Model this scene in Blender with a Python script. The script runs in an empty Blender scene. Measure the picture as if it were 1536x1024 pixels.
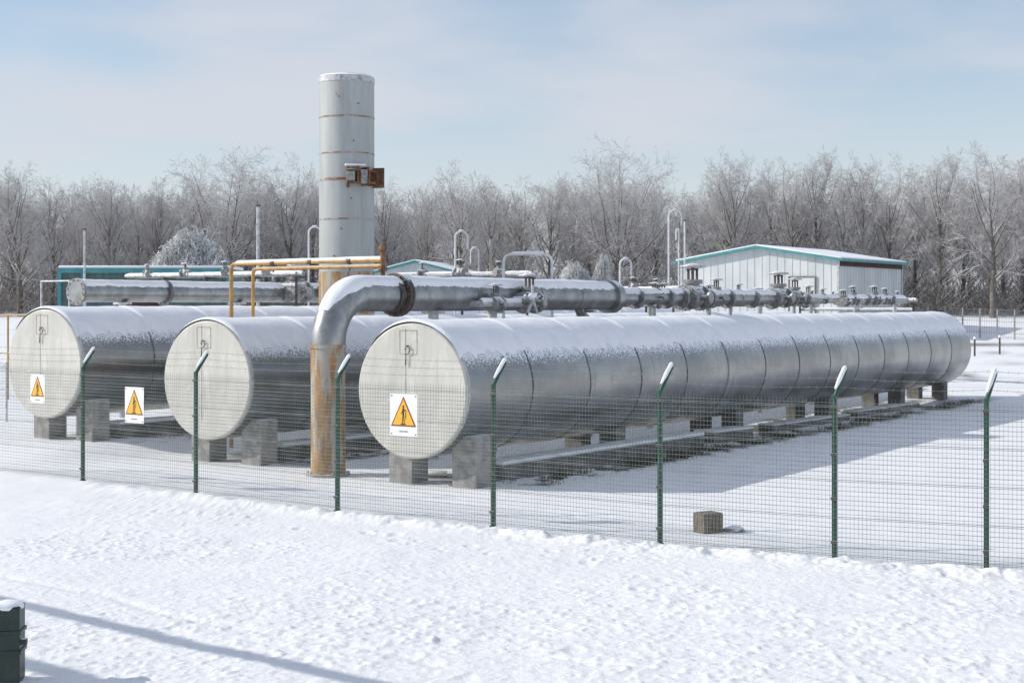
import bpy, math, random
import numpy as np
from mathutils import Vector, Matrix
random.seed(7); rng=np.random.default_rng(7)
S=bpy.context.scene
COL=S.collection
H=3.25; F=2300.0
AX=(0.545,0.838)
ROT=-math.atan2(AX[0],AX[1])
def W(px,Y): return (px-768)/F*Y
def ZH(py,Y): return H-(py-455)*Y/F

# ------------------------------------------------------------ noise / terrain
def hsh(ix,iy,s):
    v=np.sin(ix*127.1+iy*311.7+s*74.7)*43758.5453
    return v-np.floor(v)
def vn(x,y,s=0):
    x=np.asarray(x,float);y=np.asarray(y,float)
    ix=np.floor(x);iy=np.floor(y);fx=x-ix;fy=y-iy
    fx=fx*fx*(3-2*fx);fy=fy*fy*(3-2*fy)
    a=hsh(ix,iy,s);b=hsh(ix+1,iy,s);c=hsh(ix,iy+1,s);d=hsh(ix+1,iy+1,s)
    return (a*(1-fx)+b*fx)*(1-fy)+(c*(1-fx)+d*fx)*fy
def fbm(x,y,s=0,o=4):
    t=0;a=.5
    for i in range(o):
        t=t+a*vn(x*2**i,y*2**i,s+i*3); a*=.5
    return t
def sst(a,b,x):
    t=np.clip((x-a)/(b-a),0,1); return t*t*(3-2*t)
T1=(-1.76,27.2); T2=(-6.15,31.0); T3=(-10.31,33.9)
def lat_t(x,y,T):
    rx=x-T[0];ry=y-T[1]
    return rx*AX[1]-ry*AX[0], rx*AX[0]+ry*AX[1]
def gz(x,y):
    x=np.asarray(x,float);y=np.asarray(y,float)
    z=np.interp(y,[-50,50,60,75,90,110,200,900],[0,0,.35,1.1,1.95,2.65,2.95,3.1])
    l,t=lat_t(x,y,T2)
    z=z+.22*sst(-1.8,-3.6,l)*sst(-2.5,-.5,t)*sst(60,45,y)
    return z
def g(x,y): return float(gz(x,y))

# ------------------------------------------------------------ materials
def newmat(name):
    m=bpy.data.materials.new(name); m.use_nodes=True
    return m,m.node_tree.nodes,m.node_tree.links,m.node_tree.nodes['Principled BSDF']
def pmat(name,c1,c2=None,scale=4,rough=.5,metal=0,bump=0,bscale=30,lo=.42,hi=.6,stretch=(1,1,1),detail=6):
    m,N,L,P=newmat(name)
    P.inputs['Base Color'].default_value=(*c1,1)
    P.inputs['Roughness'].default_value=rough; P.inputs['Metallic'].default_value=metal
    tc=N.new('ShaderNodeTexCoord'); mp=N.new('ShaderNodeMapping'); mp.inputs['Scale'].default_value=stretch
    L.new(tc.outputs['Object'],mp.inputs['Vector'])
    if c2:
        n=N.new('ShaderNodeTexNoise'); n.inputs['Scale'].default_value=scale; n.inputs['Detail'].default_value=detail
        n.inputs['Roughness'].default_value=.62
        L.new(mp.outputs[0],n.inputs['Vector'])
        r=N.new('ShaderNodeValToRGB'); r.color_ramp.elements[0].position=lo; r.color_ramp.elements[1].position=hi
        r.color_ramp.elements[0].color=(*c1,1); r.color_ramp.elements[1].color=(*c2,1)
        L.new(n.outputs['Fac'],r.inputs['Fac']); L.new(r.outputs['Color'],P.inputs['Base Color'])
    if bump:
        n=N.new('ShaderNodeTexNoise'); n.inputs['Scale'].default_value=bscale; n.inputs['Detail'].default_value=5
        L.new(mp.outputs[0],n.inputs['Vector'])
        b=N.new('ShaderNodeBump'); b.inputs['Strength'].default_value=bump; b.inputs['Distance'].default_value=.02
        L.new(n.outputs['Fac'],b.inputs['Height']); L.new(b.outputs[0],P.inputs['Normal'])
    return m
def overlay(m,col,scale,lo,hi,stretch=(1,1,1)):
    N=m.node_tree.nodes;L=m.node_tree.links;P=N['Principled BSDF']
    tc=N.new('ShaderNodeTexCoord'); mp=N.new('ShaderNodeMapping'); mp.inputs['Scale'].default_value=stretch; mp.inputs['Location'].default_value=(3.1,7.7,1.3)
    L.new(tc.outputs['Object'],mp.inputs['Vector'])
    n=N.new('ShaderNodeTexNoise'); n.inputs['Scale'].default_value=scale; n.inputs['Detail'].default_value=7; n.inputs['Roughness'].default_value=.65
    L.new(mp.outputs[0],n.inputs['Vector'])
    mr=N.new('ShaderNodeMapRange'); mr.inputs['From Min'].default_value=lo; mr.inputs['From Max'].default_value=hi; L.new(n.outputs['Fac'],mr.inputs['Value'])
    mx=N.new('ShaderNodeMix'); mx.data_type='RGBA'
    src=P.inputs['Base Color'].links
    if src: L.new(src[0].from_socket,mx.inputs[6])
    else: mx.inputs[6].default_value=P.inputs['Base Color'].default_value
    mx.inputs[7].default_value=(*col,1); L.new(mr.outputs[0],mx.inputs[0]); L.new(mx.outputs[2],P.inputs['Base Color'])
    return m
def add_snow_top(m,lo,hi,scale=12,amount=.5,col=(.82,.85,.9)):
    N=m.node_tree.nodes;L=m.node_tree.links;P=N['Principled BSDF']
    ge=N.new('ShaderNodeNewGeometry'); sx=N.new('ShaderNodeSeparateXYZ'); L.new(ge.outputs['Normal'],sx.inputs[0])
    tc=N.new('ShaderNodeTexCoord'); n=N.new('ShaderNodeTexNoise'); n.inputs['Scale'].default_value=scale; n.inputs['Detail'].default_value=4
    L.new(tc.outputs['Object'],n.inputs['Vector'])
    a=N.new('ShaderNodeMath'); a.operation='MULTIPLY_ADD'; a.inputs[1].default_value=amount; L.new(n.outputs['Fac'],a.inputs[0]); L.new(sx.outputs['Z'],a.inputs[2])
    mr=N.new('ShaderNodeMapRange'); mr.inputs['From Min'].default_value=lo+amount*.5; mr.inputs['From Max'].default_value=hi+amount*.5
    L.new(a.outputs[0],mr.inputs['Value'])
    mx=N.new('ShaderNodeMix'); mx.data_type='RGBA'
    src=P.inputs['Base Color'].links
    if src: L.new(src[0].from_socket,mx.inputs[6])
    else: mx.inputs[6].default_value=P.inputs['Base Color'].default_value
    mx.inputs[7].default_value=(*col,1); L.new(mr.outputs[0],mx.inputs[0]); L.new(mx.outputs[2],P.inputs['Base Color'])
    mt=P.inputs['Metallic'].default_value
    if mt>0:
        q=N.new('ShaderNodeMath'); q.operation='MULTIPLY_ADD'; q.inputs[1].default_value=-mt; q.inputs[2].default_value=mt
        L.new(mr.outputs[0],q.inputs[0]); L.new(q.outputs[0],P.inputs['Metallic'])
    return m
M={}
M['snow']=pmat('snow',(.91,.92,.94),(.85,.87,.91),scale=3,rough=.8,bump=.4,bscale=18)
M['clad']=add_snow_top(overlay(pmat('aluminium_cladding',(.28,.28,.275),(.38,.38,.37),scale=1.1,rough=.33,metal=.85,bump=.09,bscale=2.2,stretch=(1,.6,1)),(.22,.21,.195),2.0,.56,.75,(.6,3,.6)),.42,.50,scale=30,amount=.8)
M['cap']=overlay(overlay(pmat('pale_end_plate',(.66,.645,.59),(.52,.505,.455),scale=1.3,rough=.42,metal=.15,lo=.35,hi=.68,stretch=(1.6,1,.6),bump=.05,bscale=2.5),(.40,.35,.27),2.5,.56,.80,(4,1,.3)),(.74,.735,.70),3,.56,.75)
M['seam']=pmat('seam_metal',(.15,.155,.16),(.26,.27,.27),rough=.45,metal=.6)
M['steel']=add_snow_top(overlay(pmat('galvanised_steel',(.27,.275,.28),(.38,.39,.39),scale=2.5,rough=.38,metal=.8,bump=.08,bscale=5),(.20,.19,.18),3,.56,.75),.55,.7,scale=25,amount=.6)
M['steelw']=overlay(pmat('frosted_steel',(.42,.43,.44),(.60,.62,.63),scale=9,rough=.5,metal=.3),(.22,.19,.16),6,.56,.68)
M['whitep']=pmat('frosty_white_pipe',(.74,.75,.76),(.60,.61,.62),scale=9,rough=.5)
M['valve']=add_snow_top(overlay(pmat('aged_valve_steel',(.22,.22,.22),(.40,.40,.40),scale=9,rough=.55,metal=.35),(.22,.12,.06),8,.58,.72),.45,.65,scale=16,amount=.6)
M['stack']=overlay(overlay(pmat('weathered_silver_paint',(.45,.47,.465),(.35,.365,.365),scale=1.6,rough=.5,metal=.2,lo=.35,hi=.7,stretch=(2,2,.25),bump=.04,bscale=4),(.36,.25,.17),2.4,.60,.76,(5,5,.45)),(.26,.12,.05),7,.68,.75,(1,1,.7))
M['rust']=overlay(pmat('rusty_ochre_steel',(.44,.26,.11),(.27,.165,.09),scale=2.6,rough=.75,metal=.1,bump=.25,bscale=22,stretch=(2.5,2.5,.6)),(.42,.40,.36),2.3,.47,.56,(3.2,3.2,.45))
M['rustd']=pmat('dark_rust',(.11,.055,.03),(.27,.14,.07),scale=7,rough=.85,bump=.4,bscale=30)
M['seamr']=pmat('rust_stained_seam',(.28,.15,.08),(.40,.40,.38),scale=5,rough=.7,lo=.44,hi=.56)
M['ochre']=add_snow_top(pmat('ochre_paint',(.50,.29,.08),(.34,.19,.07),scale=6,rough=.5),.7,.8)
M['darkm']=add_snow_top(pmat('dark_metal',(.06,.062,.065),(.15,.11,.09),scale=8,rough=.6,metal=.4),.6,.7)
M['green']=pmat('green_post_paint',(.010,.062,.038),(.02,.085,.055),scale=9,rough=.4)
M['greend']=pmat('blackish_green_paint',(.010,.026,.022),(.02,.04,.035),scale=6,rough=.45)
M['wire']=pmat('green_wire',(.15,.185,.17),(.26,.29,.27),scale=3,rough=.5)
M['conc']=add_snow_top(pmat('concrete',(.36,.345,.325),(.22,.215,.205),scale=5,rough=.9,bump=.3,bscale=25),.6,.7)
M['concd']=add_snow_top(pmat('dark_concrete',(.13,.125,.12),(.22,.21,.20),scale=4,rough=.9,bump=.3,bscale=25),.7,.85)  # darker concrete tone for the beams and the blocks further along the tanks
M['teal']=pmat('teal_paint',(.05,.24,.26),(.08,.30,.31),scale=3,rough=.5)
M['tealdk']=pmat('dark_teal_panel',(.07,.12,.12),(.1,.16,.16),scale=3,rough=.6)
M['wallw']=overlay(pmat('pale_corrugated_wall',(.62,.64,.64),(.52,.55,.56),scale=.8,rough=.6,stretch=(1,1,.3)),(.40,.38,.35),1.4,.6,.8,(3,3,.3))
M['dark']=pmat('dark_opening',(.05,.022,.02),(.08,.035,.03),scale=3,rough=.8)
M['bark']=add_snow_top(pmat('tree_bark',(.115,.10,.09),(.21,.19,.17),scale=4,rough=.95),.15,.5,scale=3,amount=.6,col=(.70,.71,.74))
def twig(name,a,b,col=(.70,.71,.74),lo=-.1,hi=.7):
    return add_snow_top(pmat(name,a,b,scale=.8,rough=.95),lo,hi,scale=1.5,amount=.5,col=col)
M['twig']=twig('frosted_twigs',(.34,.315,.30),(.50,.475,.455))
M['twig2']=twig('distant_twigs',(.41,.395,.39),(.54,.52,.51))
M['thick']=twig('undergrowth_twigs',(.13,.115,.10),(.28,.255,.235),col=(.6,.6,.62),lo=.3,hi=.8)
M['fbush']=twig('frost_white_twigs',(.52,.53,.52),(.70,.71,.71),col=(.86,.87,.89))
M['weed']=pmat('dead_weeds',(.05,.05,.035),(.12,.11,.07),scale=5,rough=.9)
M['swhite']=pmat('sign_white',(.84,.84,.84),(.76,.76,.75),scale=5,rough=.4)
M['syel']=pmat('sign_yellow',(.84,.47,.04),(.76,.43,.04),scale=5,rough=.4)
M['sred']=pmat('sign_border',(.30,.05,.02),(.2,.05,.03),scale=5,rough=.4)
M['sblk']=pmat('sign_black',(.02,.02,.02),(.03,.03,.03),scale=5,rough=.4)
M['wood']=pmat('grey_wood',(.16,.13,.10),(.28,.25,.21),scale=9,rough=.9,stretch=(4,4,.6))

# ------------------------------------------------------------ mesh builder
class MB:
    def __init__(s): s.v=[];s.f=[]
    def add(s,vs,fs):
        o=len(s.v); s.v+=[tuple(v) for v in vs]; s.f+=[tuple(i+o for i in f) for f in fs]; return s
    def tube(s,pts,r,n=16,cap=True):
        pts=[Vector(p) for p in pts]; k=len(pts)
        rr=r if isinstance(r,(list,tuple)) else [r]*k
        d=[]
        for i in range(k):
            a=pts[max(i-1,0)];b=pts[min(i+1,k-1)]
            q=(b-a); d.append(q.normalized() if q.length>1e-9 else (d[-1] if d else Vector((0,0,1))))
        u=d[0].orthogonal().normalized()
        vs=[]
        for i in range(k):
            u=(u-d[i]*u.dot(d[i])).normalized(); w=d[i].cross(u)
            for j in range(n):
                a=2*math.pi*j/n
                vs.append(pts[i]+rr[i]*(math.cos(a)*u+math.sin(a)*w))
        fs=[]
        for i in range(k-1):
            for j in range(n):
                fs.append((i*n+j,i*n+(j+1)%n,(i+1)*n+(j+1)%n,(i+1)*n+j))
        if cap:
            fs.append(tuple(range(n-1,-1,-1))); fs.append(tuple((k-1)*n+j for j in range(n)))
        return s.add(vs,fs)
    def box(s,c,sz,ang=0,mat=None):
        x,y,z=[q/2 for q in sz]; ca,sa=math.cos(ang),math.sin(ang)
        vs=[]
        for dx,dy,dz in ((-x,-y,-z),(x,-y,-z),(x,y,-z),(-x,y,-z),(-x,-y,z),(x,-y,z),(x,y,z),(-x,y,z)):
            if mat is not None:
                p=mat@Vector((dx,dy,dz)); vs.append((c[0]+p.x,c[1]+p.y,c[2]+p.z))
            else: vs.append((c[0]+dx*ca-dy*sa,c[1]+dx*sa+dy*ca,c[2]+dz))
        return s.add(vs,[(0,3,2,1),(4,5,6,7),(0,1,5,4),(1,2,6,5),(2,3,7,6),(3,0,4,7)])
    def torus(s,c,axis,R,r,n=24,m=8):
        axis=Vector(axis).normalized(); u=axis.orthogonal().normalized(); w=axis.cross(u); c=Vector(c)
        vs=[];fs=[]
        for i in range(n):
            a=2*math.pi*i/n; d=math.cos(a)*u+math.sin(a)*w
            for j in range(m):
                b=2*math.pi*j/m; vs.append(c+d*(R+r*math.cos(b))+axis*r*math.sin(b))
        for i in range(n):
            for j in range(m):
                fs.append((i*m+j,((i+1)%n)*m+j,((i+1)%n)*m+(j+1)%m,i*m+(j+1)%m))
        return s.add(vs,fs)
    def ball(s,c,r,n=14,m=9,jit=0,sc=(1,1,1)):
        vs=[(c[0],c[1],c[2]-r*sc[2])];fs=[]
        for i in range(1,m):
            ph=-math.pi/2+math.pi*i/m
            for j in range(n):
                a=2*math.pi*j/n; q=r*(1+jit*(random.random()-.5))
                vs.append((c[0]+q*math.cos(ph)*math.cos(a)*sc[0],c[1]+q*math.cos(ph)*math.sin(a)*sc[1],c[2]+q*math.sin(ph)*sc[2]))
        vs.append((c[0],c[1],c[2]+r*sc[2])); t=len(vs)-1
        for j in range(n): fs.append((0,1+(j+1)%n,1+j)); fs.append((t,1+(m-2)*n+j,1+(m-2)*n+(j+1)%n))
        for i in range(m-2):
            for j in range(n): fs.append((1+i*n+j,1+i*n+(j+1)%n,1+(i+1)*n+(j+1)%n,1+(i+1)*n+j))
        return s.add(vs,fs)
    def flange(s,p,d,r,th=.06,bolts=12):
        p=Vector(p);d=Vector(d).normalized()
        s.tube([p-d*th,p-d*.006],r,24); s.tube([p+d*.006,p+d*th],r,24)
        u=d.orthogonal().normalized();w=d.cross(u)
        for i in range(bolts):
            a=2*math.pi*i/bolts; q=p+(math.cos(a)*u+math.sin(a)*w)*r*.88
            s.tube([q-d*(th+.035),q+d*(th+.035)],r*.05,6)
        return s
    def snowstrip(s,p0,p1,r,A=1.0,th=.04,step=.05,na=12,jag=.12,seed=0,drip=0,period=0):
        p0=Vector(p0);p1=Vector(p1);d=(p1-p0);L=d.length;d.normalize()
        up=(Vector((0,0,1))-d*d.z).normalized(); sd=d.cross(up)
        nt=max(3,int(L/step)+1)
        ts=np.linspace(0,L,nt)
        def edge(sd_):
            a=fbm(ts*.9,ts*0+.5,sd_,3)-.45; b=vn(ts/.13,ts*0,sd_+9)-.5; c=vn(ts/.05,ts*0,sd_+19)-.5
            dr=drip*np.abs(np.sin(ts*math.pi/.33+fbm(ts*1.3,ts*0,sd_+3,2)*5))**1.5
            return A*(1+jag*(1.6*a+.9*b+.5*c))-dr
        e1=edge(seed);e2=edge(seed+40)
        vs=[];fs=[]
        an=np.linspace(-1,1,na)
        nz=fbm(ts[:,None]*1.3+an[None]*0,an[None]*2.0+ts[:,None]*0,seed+5,4)
        gv=np.ones(nt)
        if period:
            dd=np.abs((ts-.045+period/2)%period-period/2); gv=1-.75*np.exp(-(dd/.055)**2)*(ts>.5)*(ts<L-.5)
        for i in range(nt):
            endf=min(1,min(i,nt-1-i)/2+.25)*gv[i]
            for j in range(na):
                q=an[j]; a=q*(e1[i] if q<0 else e2[i])
                R=r+(th*(1-abs(q)**5)*(.6+.8*nz[i,j]))*endf+( -.004 if abs(q)==1 else .008)
                vs.append(p0+d*ts[i]+up*R*math.cos(a)+sd*R*math.sin(a))
        for i in range(nt-1):
            for j in range(na-1):
                fs.append((i*na+j,(i+1)*na+j,(i+1)*na+j+1,i*na+j+1))
        return s.add(vs,fs)

def mkobj(name,me,mat,parent=None):
    o=bpy.data.objects.new(name,me); COL.objects.link(o)
    if mat is not None: me.materials.append(mat)
    if parent: o.parent=parent
    return o
def tomesh(mb,name,off=(0,0,0),smooth=True,ang=35):
    me=bpy.data.meshes.new(name)
    me.from_pydata([(v[0]-off[0],v[1]-off[1],v[2]-off[2]) for v in mb.v],[],mb.f)
    me.update()
    if smooth:
        me.shade_smooth(); me.set_sharp_from_angle(angle=math.radians(ang))
    return me
def thing(name,loc,label,cat,rot=0,group=None):
    o=bpy.data.objects.new(name,None); COL.objects.link(o); o.location=loc; o.rotation_euler=(0,0,rot)
    o.empty_display_size=.3
    o['label']=label;o['category']=cat
    if group:o['group']=group
    return o
def part(th,name,mb,mat,world=False,bevel=0,smooth=True,label=None,parent=None):
    off=th.location if world else (0,0,0)
    o=mkobj(name,tomesh(mb,name,off,smooth),M[mat],parent or th)
    if bevel:
        b=o.modifiers.new('bevel','BEVEL'); b.width=bevel; b.segments=2; b.limit_method='ANGLE'
    if label:o['label']=label
    return o
def dup(th,loc,rot=None,scale=None,label=None):
    n=th.copy(); COL.objects.link(n); n.location=loc
    if rot is not None: n.rotation_euler=(0,0,rot)
    if scale is not None: n.scale=scale if hasattr(scale,'__len__') else (scale,)*3
    if label:n['label']=label
    for c in [x for x in bpy.data.objects if x.parent==th]:
        cc=c.copy(); COL.objects.link(cc); cc.parent=n
    return n
def quadmesh(name,V,Q):
    me=bpy.data.meshes.new(name); V=np.ascontiguousarray(V,dtype=np.float32).reshape(-1,3); Q=np.ascontiguousarray(Q,dtype=np.int32).reshape(-1,4)
    me.vertices.add(len(V)); me.vertices.foreach_set('co',V.ravel())
    me.loops.add(Q.size); me.loops.foreach_set('vertex_index',Q.ravel())
    me.polygons.add(len(Q)); me.polygons.foreach_set('loop_start',np.arange(0,Q.size,4,dtype=np.int32))
    me.update(calc_edges=True)
    return me
def segs_arr(P0,P1,R0,R1,n=3):
    P0=np.asarray(P0,float);P1=np.asarray(P1,float);R0=np.asarray(R0,float);R1=np.asarray(R1,float)
    d=P1-P0; d/=np.linalg.norm(d,axis=1)[:,None]+1e-9
    ref=np.where(np.abs(d[:,2:3])<.9,np.array([[0,0,1.]]),np.array([[1.,0,0]]))
    u=np.cross(d,ref);u/=np.linalg.norm(u,axis=1)[:,None]+1e-9; w=np.cross(d,u)
    a=np.arange(n)*2*np.pi/n
    off=np.cos(a)[None,:,None]*u[:,None]+np.sin(a)[None,:,None]*w[:,None]
    V=np.concatenate([P0[:,None]+R0[:,None,None]*off,P1[:,None]+R1[:,None,None]*off],1)
    N=len(P0); j=np.arange(n);q=np.stack([j,(j+1)%n,(j+1)%n+n,j+n],1)
    Q=(np.arange(N)*2*n)[:,None,None]+q[None]
    return V.reshape(-1,3),Q.reshape(-1,4)
def segs_mesh(name,segs,n=3):
    a=np.array([list(s[0])+list(s[1])+[s[2],s[3]] for s in segs])
    V,Q=segs_arr(a[:,:3],a[:,3:6],a[:,6],a[:,7],n)
    return quadmesh(name,V,Q)

# ------------------------------------------------------------ ground
FP=[(-10.4,29.9),(-7.81,27.9),(-5.35,25.95),(-2.71,23.8),(-.27,22.1),(1.98,20.5),(4.06,19.3),(5.74,18.55),(7.9,17.7),(10.3,16.9)]
def stretch_axis(a,b,st,lo,hi,gr=1.06,mx=6):
    c=list(np.arange(a,b,st)); s=st;x=c[-1]
    while x<hi: s=min(s*gr,mx if x<150 else 40);x+=s;c.append(x)
    s=st;x=c[0];pre=[]
    while x>lo: s=min(s*gr,mx if x>-150 else 40);x-=s;pre.append(x)
    return np.array(pre[::-1]+c)
gx=stretch_axis(-6.6,7.0,.022,-500,500,gr=1.07); gy=stretch_axis(12,21,.024,-30,900,gr=1.03,mx=4)
X,Y=np.meshgrid(gx,gy)
near=sst(45,18,Y)*sst(40,10,np.abs(X))
Z=gz(X,Y)
Z+= (fbm(X/1.8,Y/1.8,1,3)-.45)*.07*sst(60,30,Y)
fx=np.array([p[0] for p in FP]);fy=np.array([p[1] for p in FP])
fl=np.interp(X,fx,fy)
dist=(fl-Y)*.8
outside=sst(-.1,.3,dist)
patch=sst(.3,.65,vn(X/1.7,Y/1.7,77))
c1=fbm(X/.34,Y/.34,11,3)-.45
Z+=c1*(.016+.010*outside*patch)*near
cr_=fbm(X/.085,Y/.085,13,3)-.43
Z+=np.maximum(cr_,0)*near*(.010+.060*outside*(.25+.75*patch))
Z+=(vn(X/.05,Y/.05,5)-.5)*.009*near*(.3+.7*outside)
bank=np.exp(-((dist-.15)/.30)**2)*near*(np.abs(X)<12)
Z+=bank*(.05+.16*(fbm(X/.2,Y/.2,31,3)-.35))
def rut_streak(p,q,w,dep,seed=0,rim=0.):
    global Z
    p=np.array(p);q=np.array(q);d=q-p;L=np.linalg.norm(d);d/=L
    wob=(vn(((X-p[0])*d[0]+(Y-p[1])*d[1])/1.5,0*X,seed)-.5)*.3
    t=(X-p[0])*d[0]+(Y-p[1])*d[1]; l=-(X-p[0])*d[1]+(Y-p[1])*d[0]+wob
    m=sst(-.4,.2,t)*sst(L+.5,L-.5,t)
    Z-= dep*m*np.exp(-(l/w)**2)*(.6+.8*vn(X/.5,Y/.5,seed+2)); Z+=dep*rim*m*np.exp(-((np.abs(l)-w*1.5)/(w*.5))**2)*vn(X/.15,Y/.15,seed+4)*1.2
rut_streak((-7,19.0),(-.6,13.6),.10,.018,1)  # shallow dip shaped to stand in for a shadow streak, not a track
rut_streak((1.5,16.3),(8,14.6),.06,.024,4,.4);rut_streak((1.8,15.2),(8,13.2),.06,.024,5,.4);rut_streak((0.2,14.0),(5,12.0),.05,.02,6,.4)
for k in range(80):
    a=random.random()
    if k<45: x0=-6+12*a; y0=np.interp(x0,fx,fy)-1.3-1.3*random.random()
    elif k<60: x0=random.uniform(-5,6);y0=random.uniform(12.5,18)
    else: x0=random.uniform(0,8);y0=random.uniform(12,15.5)
    r=random.uniform(.05,.10);dep=random.uniform(.006,.018)
    ix=slice(*np.searchsorted(gx,[x0-.5,x0+.5]));iy=slice(*np.searchsorted(gy,[y0-.5,y0+.5]))
    xx=X[iy,ix]-x0;yy=Y[iy,ix]-y0
    if xx.size: 
        rr=np.sqrt(xx**2+(yy*.6)**2); Z[iy,ix]+=-dep*np.exp(-(rr/r)**4)+dep*.3*np.exp(-((rr-r*1.4)/(r*.4))**2)
bare=np.zeros_like(X)
nz=fbm(X/.45,Y/.45,51,5)
mask_l=np.zeros_like(X)
for T in (T1,T2,T3):
    l,t=lat_t(X,Y,T)
    bare=np.maximum(bare,sst(.52,.60,nz+.13*np.exp(-((l-1.5)/.35)**2)+.10*np.exp(-((l)/.6)**2)))
    mask_l=np.maximum(mask_l,sst(-1.3,-.8,l)*sst(2.1,1.7,l)*sst(.4,1.8,t)*sst(30.5,29.5,t))
bare*=mask_l
b2=np.exp(-((Y-60.5-.04*X)/.5)**2)+np.exp(-((Y-76-.03*X)/.5)**2)*.9
bare=np.maximum(bare,sst(.5,.7,b2*.75+(fbm(X/1.5,Y/.6,61,3)-.45)*.9)*(X>13))
bare=np.maximum(bare,sst(.62,.72,fbm(X/3,Y/2,66,4))*sst(56,60,Y)*sst(100,90,Y)*.6)
bare=np.maximum(bare,sst(98,112,Y)*.6)
Z-=bare*.03*near
nx,ny=len(gx),len(gy)
V=np.stack([X,Y,Z],2).reshape(-1,3)
i=np.arange(ny-1)[:,None]*nx+np.arange(nx-1)[None]
Q=np.stack([i,i+1,i+nx+1,i+nx],2).reshape(-1,4)
me=quadmesh('ground',V,Q); me.shade_smooth()
at=me.attributes.new('bare','FLOAT','POINT'); at.data.foreach_set('value',bare.astype(np.float32).ravel())
gm,N,L,P=newmat('snow_ground')
an=N.new('ShaderNodeAttribute');an.attribute_name='bare'
tc=N.new('ShaderNodeTexCoord')
n1=N.new('ShaderNodeTexNoise');n1.inputs['Scale'].default_value=1.2;n1.inputs['Detail'].default_value=6;L.new(tc.outputs['Object'],n1.inputs['Vector'])
r1=N.new('ShaderNodeValToRGB');r1.color_ramp.elements[0].position=.3;r1.color_ramp.elements[1].position=.7
r1.color_ramp.elements[0].color=(.85,.865,.895,1);r1.color_ramp.elements[1].color=(.90,.905,.915,1);L.new(n1.outputs['Fac'],r1.inputs['Fac'])
n2=N.new('ShaderNodeTexNoise');n2.inputs['Scale'].default_value=9;n2.inputs['Detail'].default_value=6;L.new(tc.outputs['Object'],n2.inputs['Vector'])
r2=N.new('ShaderNodeValToRGB');r2.color_ramp.elements[0].position=.35;r2.color_ramp.elements[1].position=.68
r2.color_ramp.elements[0].color=(.05,.047,.043,1);r2.color_ramp.elements[1].color=(.33,.31,.29,1);L.new(n2.outputs['Fac'],r2.inputs['Fac'])
mx=N.new('ShaderNodeMix');mx.data_type='RGBA';L.new(an.outputs['Fac'],mx.inputs[0]);L.new(r1.outputs[0],mx.inputs[6]);L.new(r2.outputs[0],mx.inputs[7]);L.new(mx.outputs[2],P.inputs['Base Color'])
P.inputs['Roughness'].default_value=.8
n3=N.new('ShaderNodeTexNoise');n3.inputs['Scale'].default_value=24;n3.inputs['Detail'].default_value=8;n3.inputs['Roughness'].default_value=.7;L.new(tc.outputs['Object'],n3.inputs['Vector'])
bp=N.new('ShaderNodeBump');bp.inputs['Strength'].default_value=.55;bp.inputs['Distance'].default_value=.03;L.new(n3.outputs['Fac'],bp.inputs['Height']);L.new(bp.outputs[0],P.inputs['Normal'])
go=mkobj('ground',me,gm);go['kind']='structure'

# weeds beside tanks (stuff)
segs=[]
for T,cnt in ((T1,5500),(T2,1500),(T3,900)):
    for k in range(cnt):
        t=random.uniform(1.2,29);l=random.gauss(1.5,.22)
        if vn(t/.7,l/.35,91)<.5: continue
        x=T[0]+AX[0]*t+AX[1]*l;y=T[1]+AX[1]*t-AX[0]*l;z=g(x,y)
        h=random.uniform(.04,.15);a=random.random()*6.28;dx=math.cos(a)*h*.7;dy=math.sin(a)*h*.7
        segs.append(((x,y,z-.02),(x+dx,y+dy,z+h),.006,.002))
o=mkobj('dead_grass',segs_mesh('dead_grass',segs),M['weed']);o['kind']='stuff';o['label']='dark dead weeds poking through snow beside the tanks';o['category']='grass'

# ------------------------------------------------------------ tanks
R=1.2;LT=29.6;ZC=1.70
tank=thing('storage_tank',(T1[0],T1[1],0),'long silver clad cylindrical gas tank with snow on top','tank',ROT,'horizontal gas storage tanks')
mb=MB()
nseg=14
for k in range(nseg):
    a=LT*k/nseg;b=LT*(k+1)/nseg
    mb.tube([(0,a,ZC),(0,a+.05,ZC),(0,b-.05,ZC),(0,b,ZC)],[R-.008,R,R,R-.008],96,cap=False)
mb.tube([(0,LT-.001,ZC),(0,LT+.03,ZC)],R-.01,96)
part(tank,'shell',mb,'clad')
for k in range(1,nseg):
    mb=MB()
    a=LT*k/nseg
    w=.014 if k%5 else .035
    mb.tube([(0,a-w,ZC),(0,a+w,ZC)],R+.006,96,cap=True)
    part(tank,'seam_band',mb,'seam')
mb=MB();mb.tube([(0,.01,ZC),(0,.05,ZC)],R+.008,96)
part(tank,'end_band',mb,'steelw')
mb=MB();mb.tube([(0,-.05,ZC),(0,-.03,ZC),(0,.008,ZC)],[R-.03,R-.004,R],96)
part(tank,'end_cap',mb,'cap')
mb=MB()
mb.box((-.12,-.053,ZC+.15),(.010,.004,1.9))
mb.box((-.25,-.053,ZC+.86),(.008,.004,.42));mb.box((.13,-.053,ZC+.86),(.008,.004,.42));mb.box((-.06,-.0535,ZC+1.07),(.38,.004,.008));mb.box((-.06,-.0535,ZC+.65),(.38,.004,.008))
part(tank,'inspection_panel',mb,'seamr')
mb=MB();pts=[(-.06+.05*math.sin(a),-.085,ZC+.72+.06*math.cos(a)) for a in np.linspace(-1.5,3.6,10)]
mb.tube(pts+[(-.10,-.085,ZC+.55)],.008,8);mb.tube([(-.06,-.05,ZC+.8),(-.06,-.12,ZC+.8)],.013,10);mb.tube([(-.09,-.085,ZC+.56),(-.1,-.085,ZC+.46)],.011,8)
part(tank,'lifting_hook',mb,'darkm')
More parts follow.
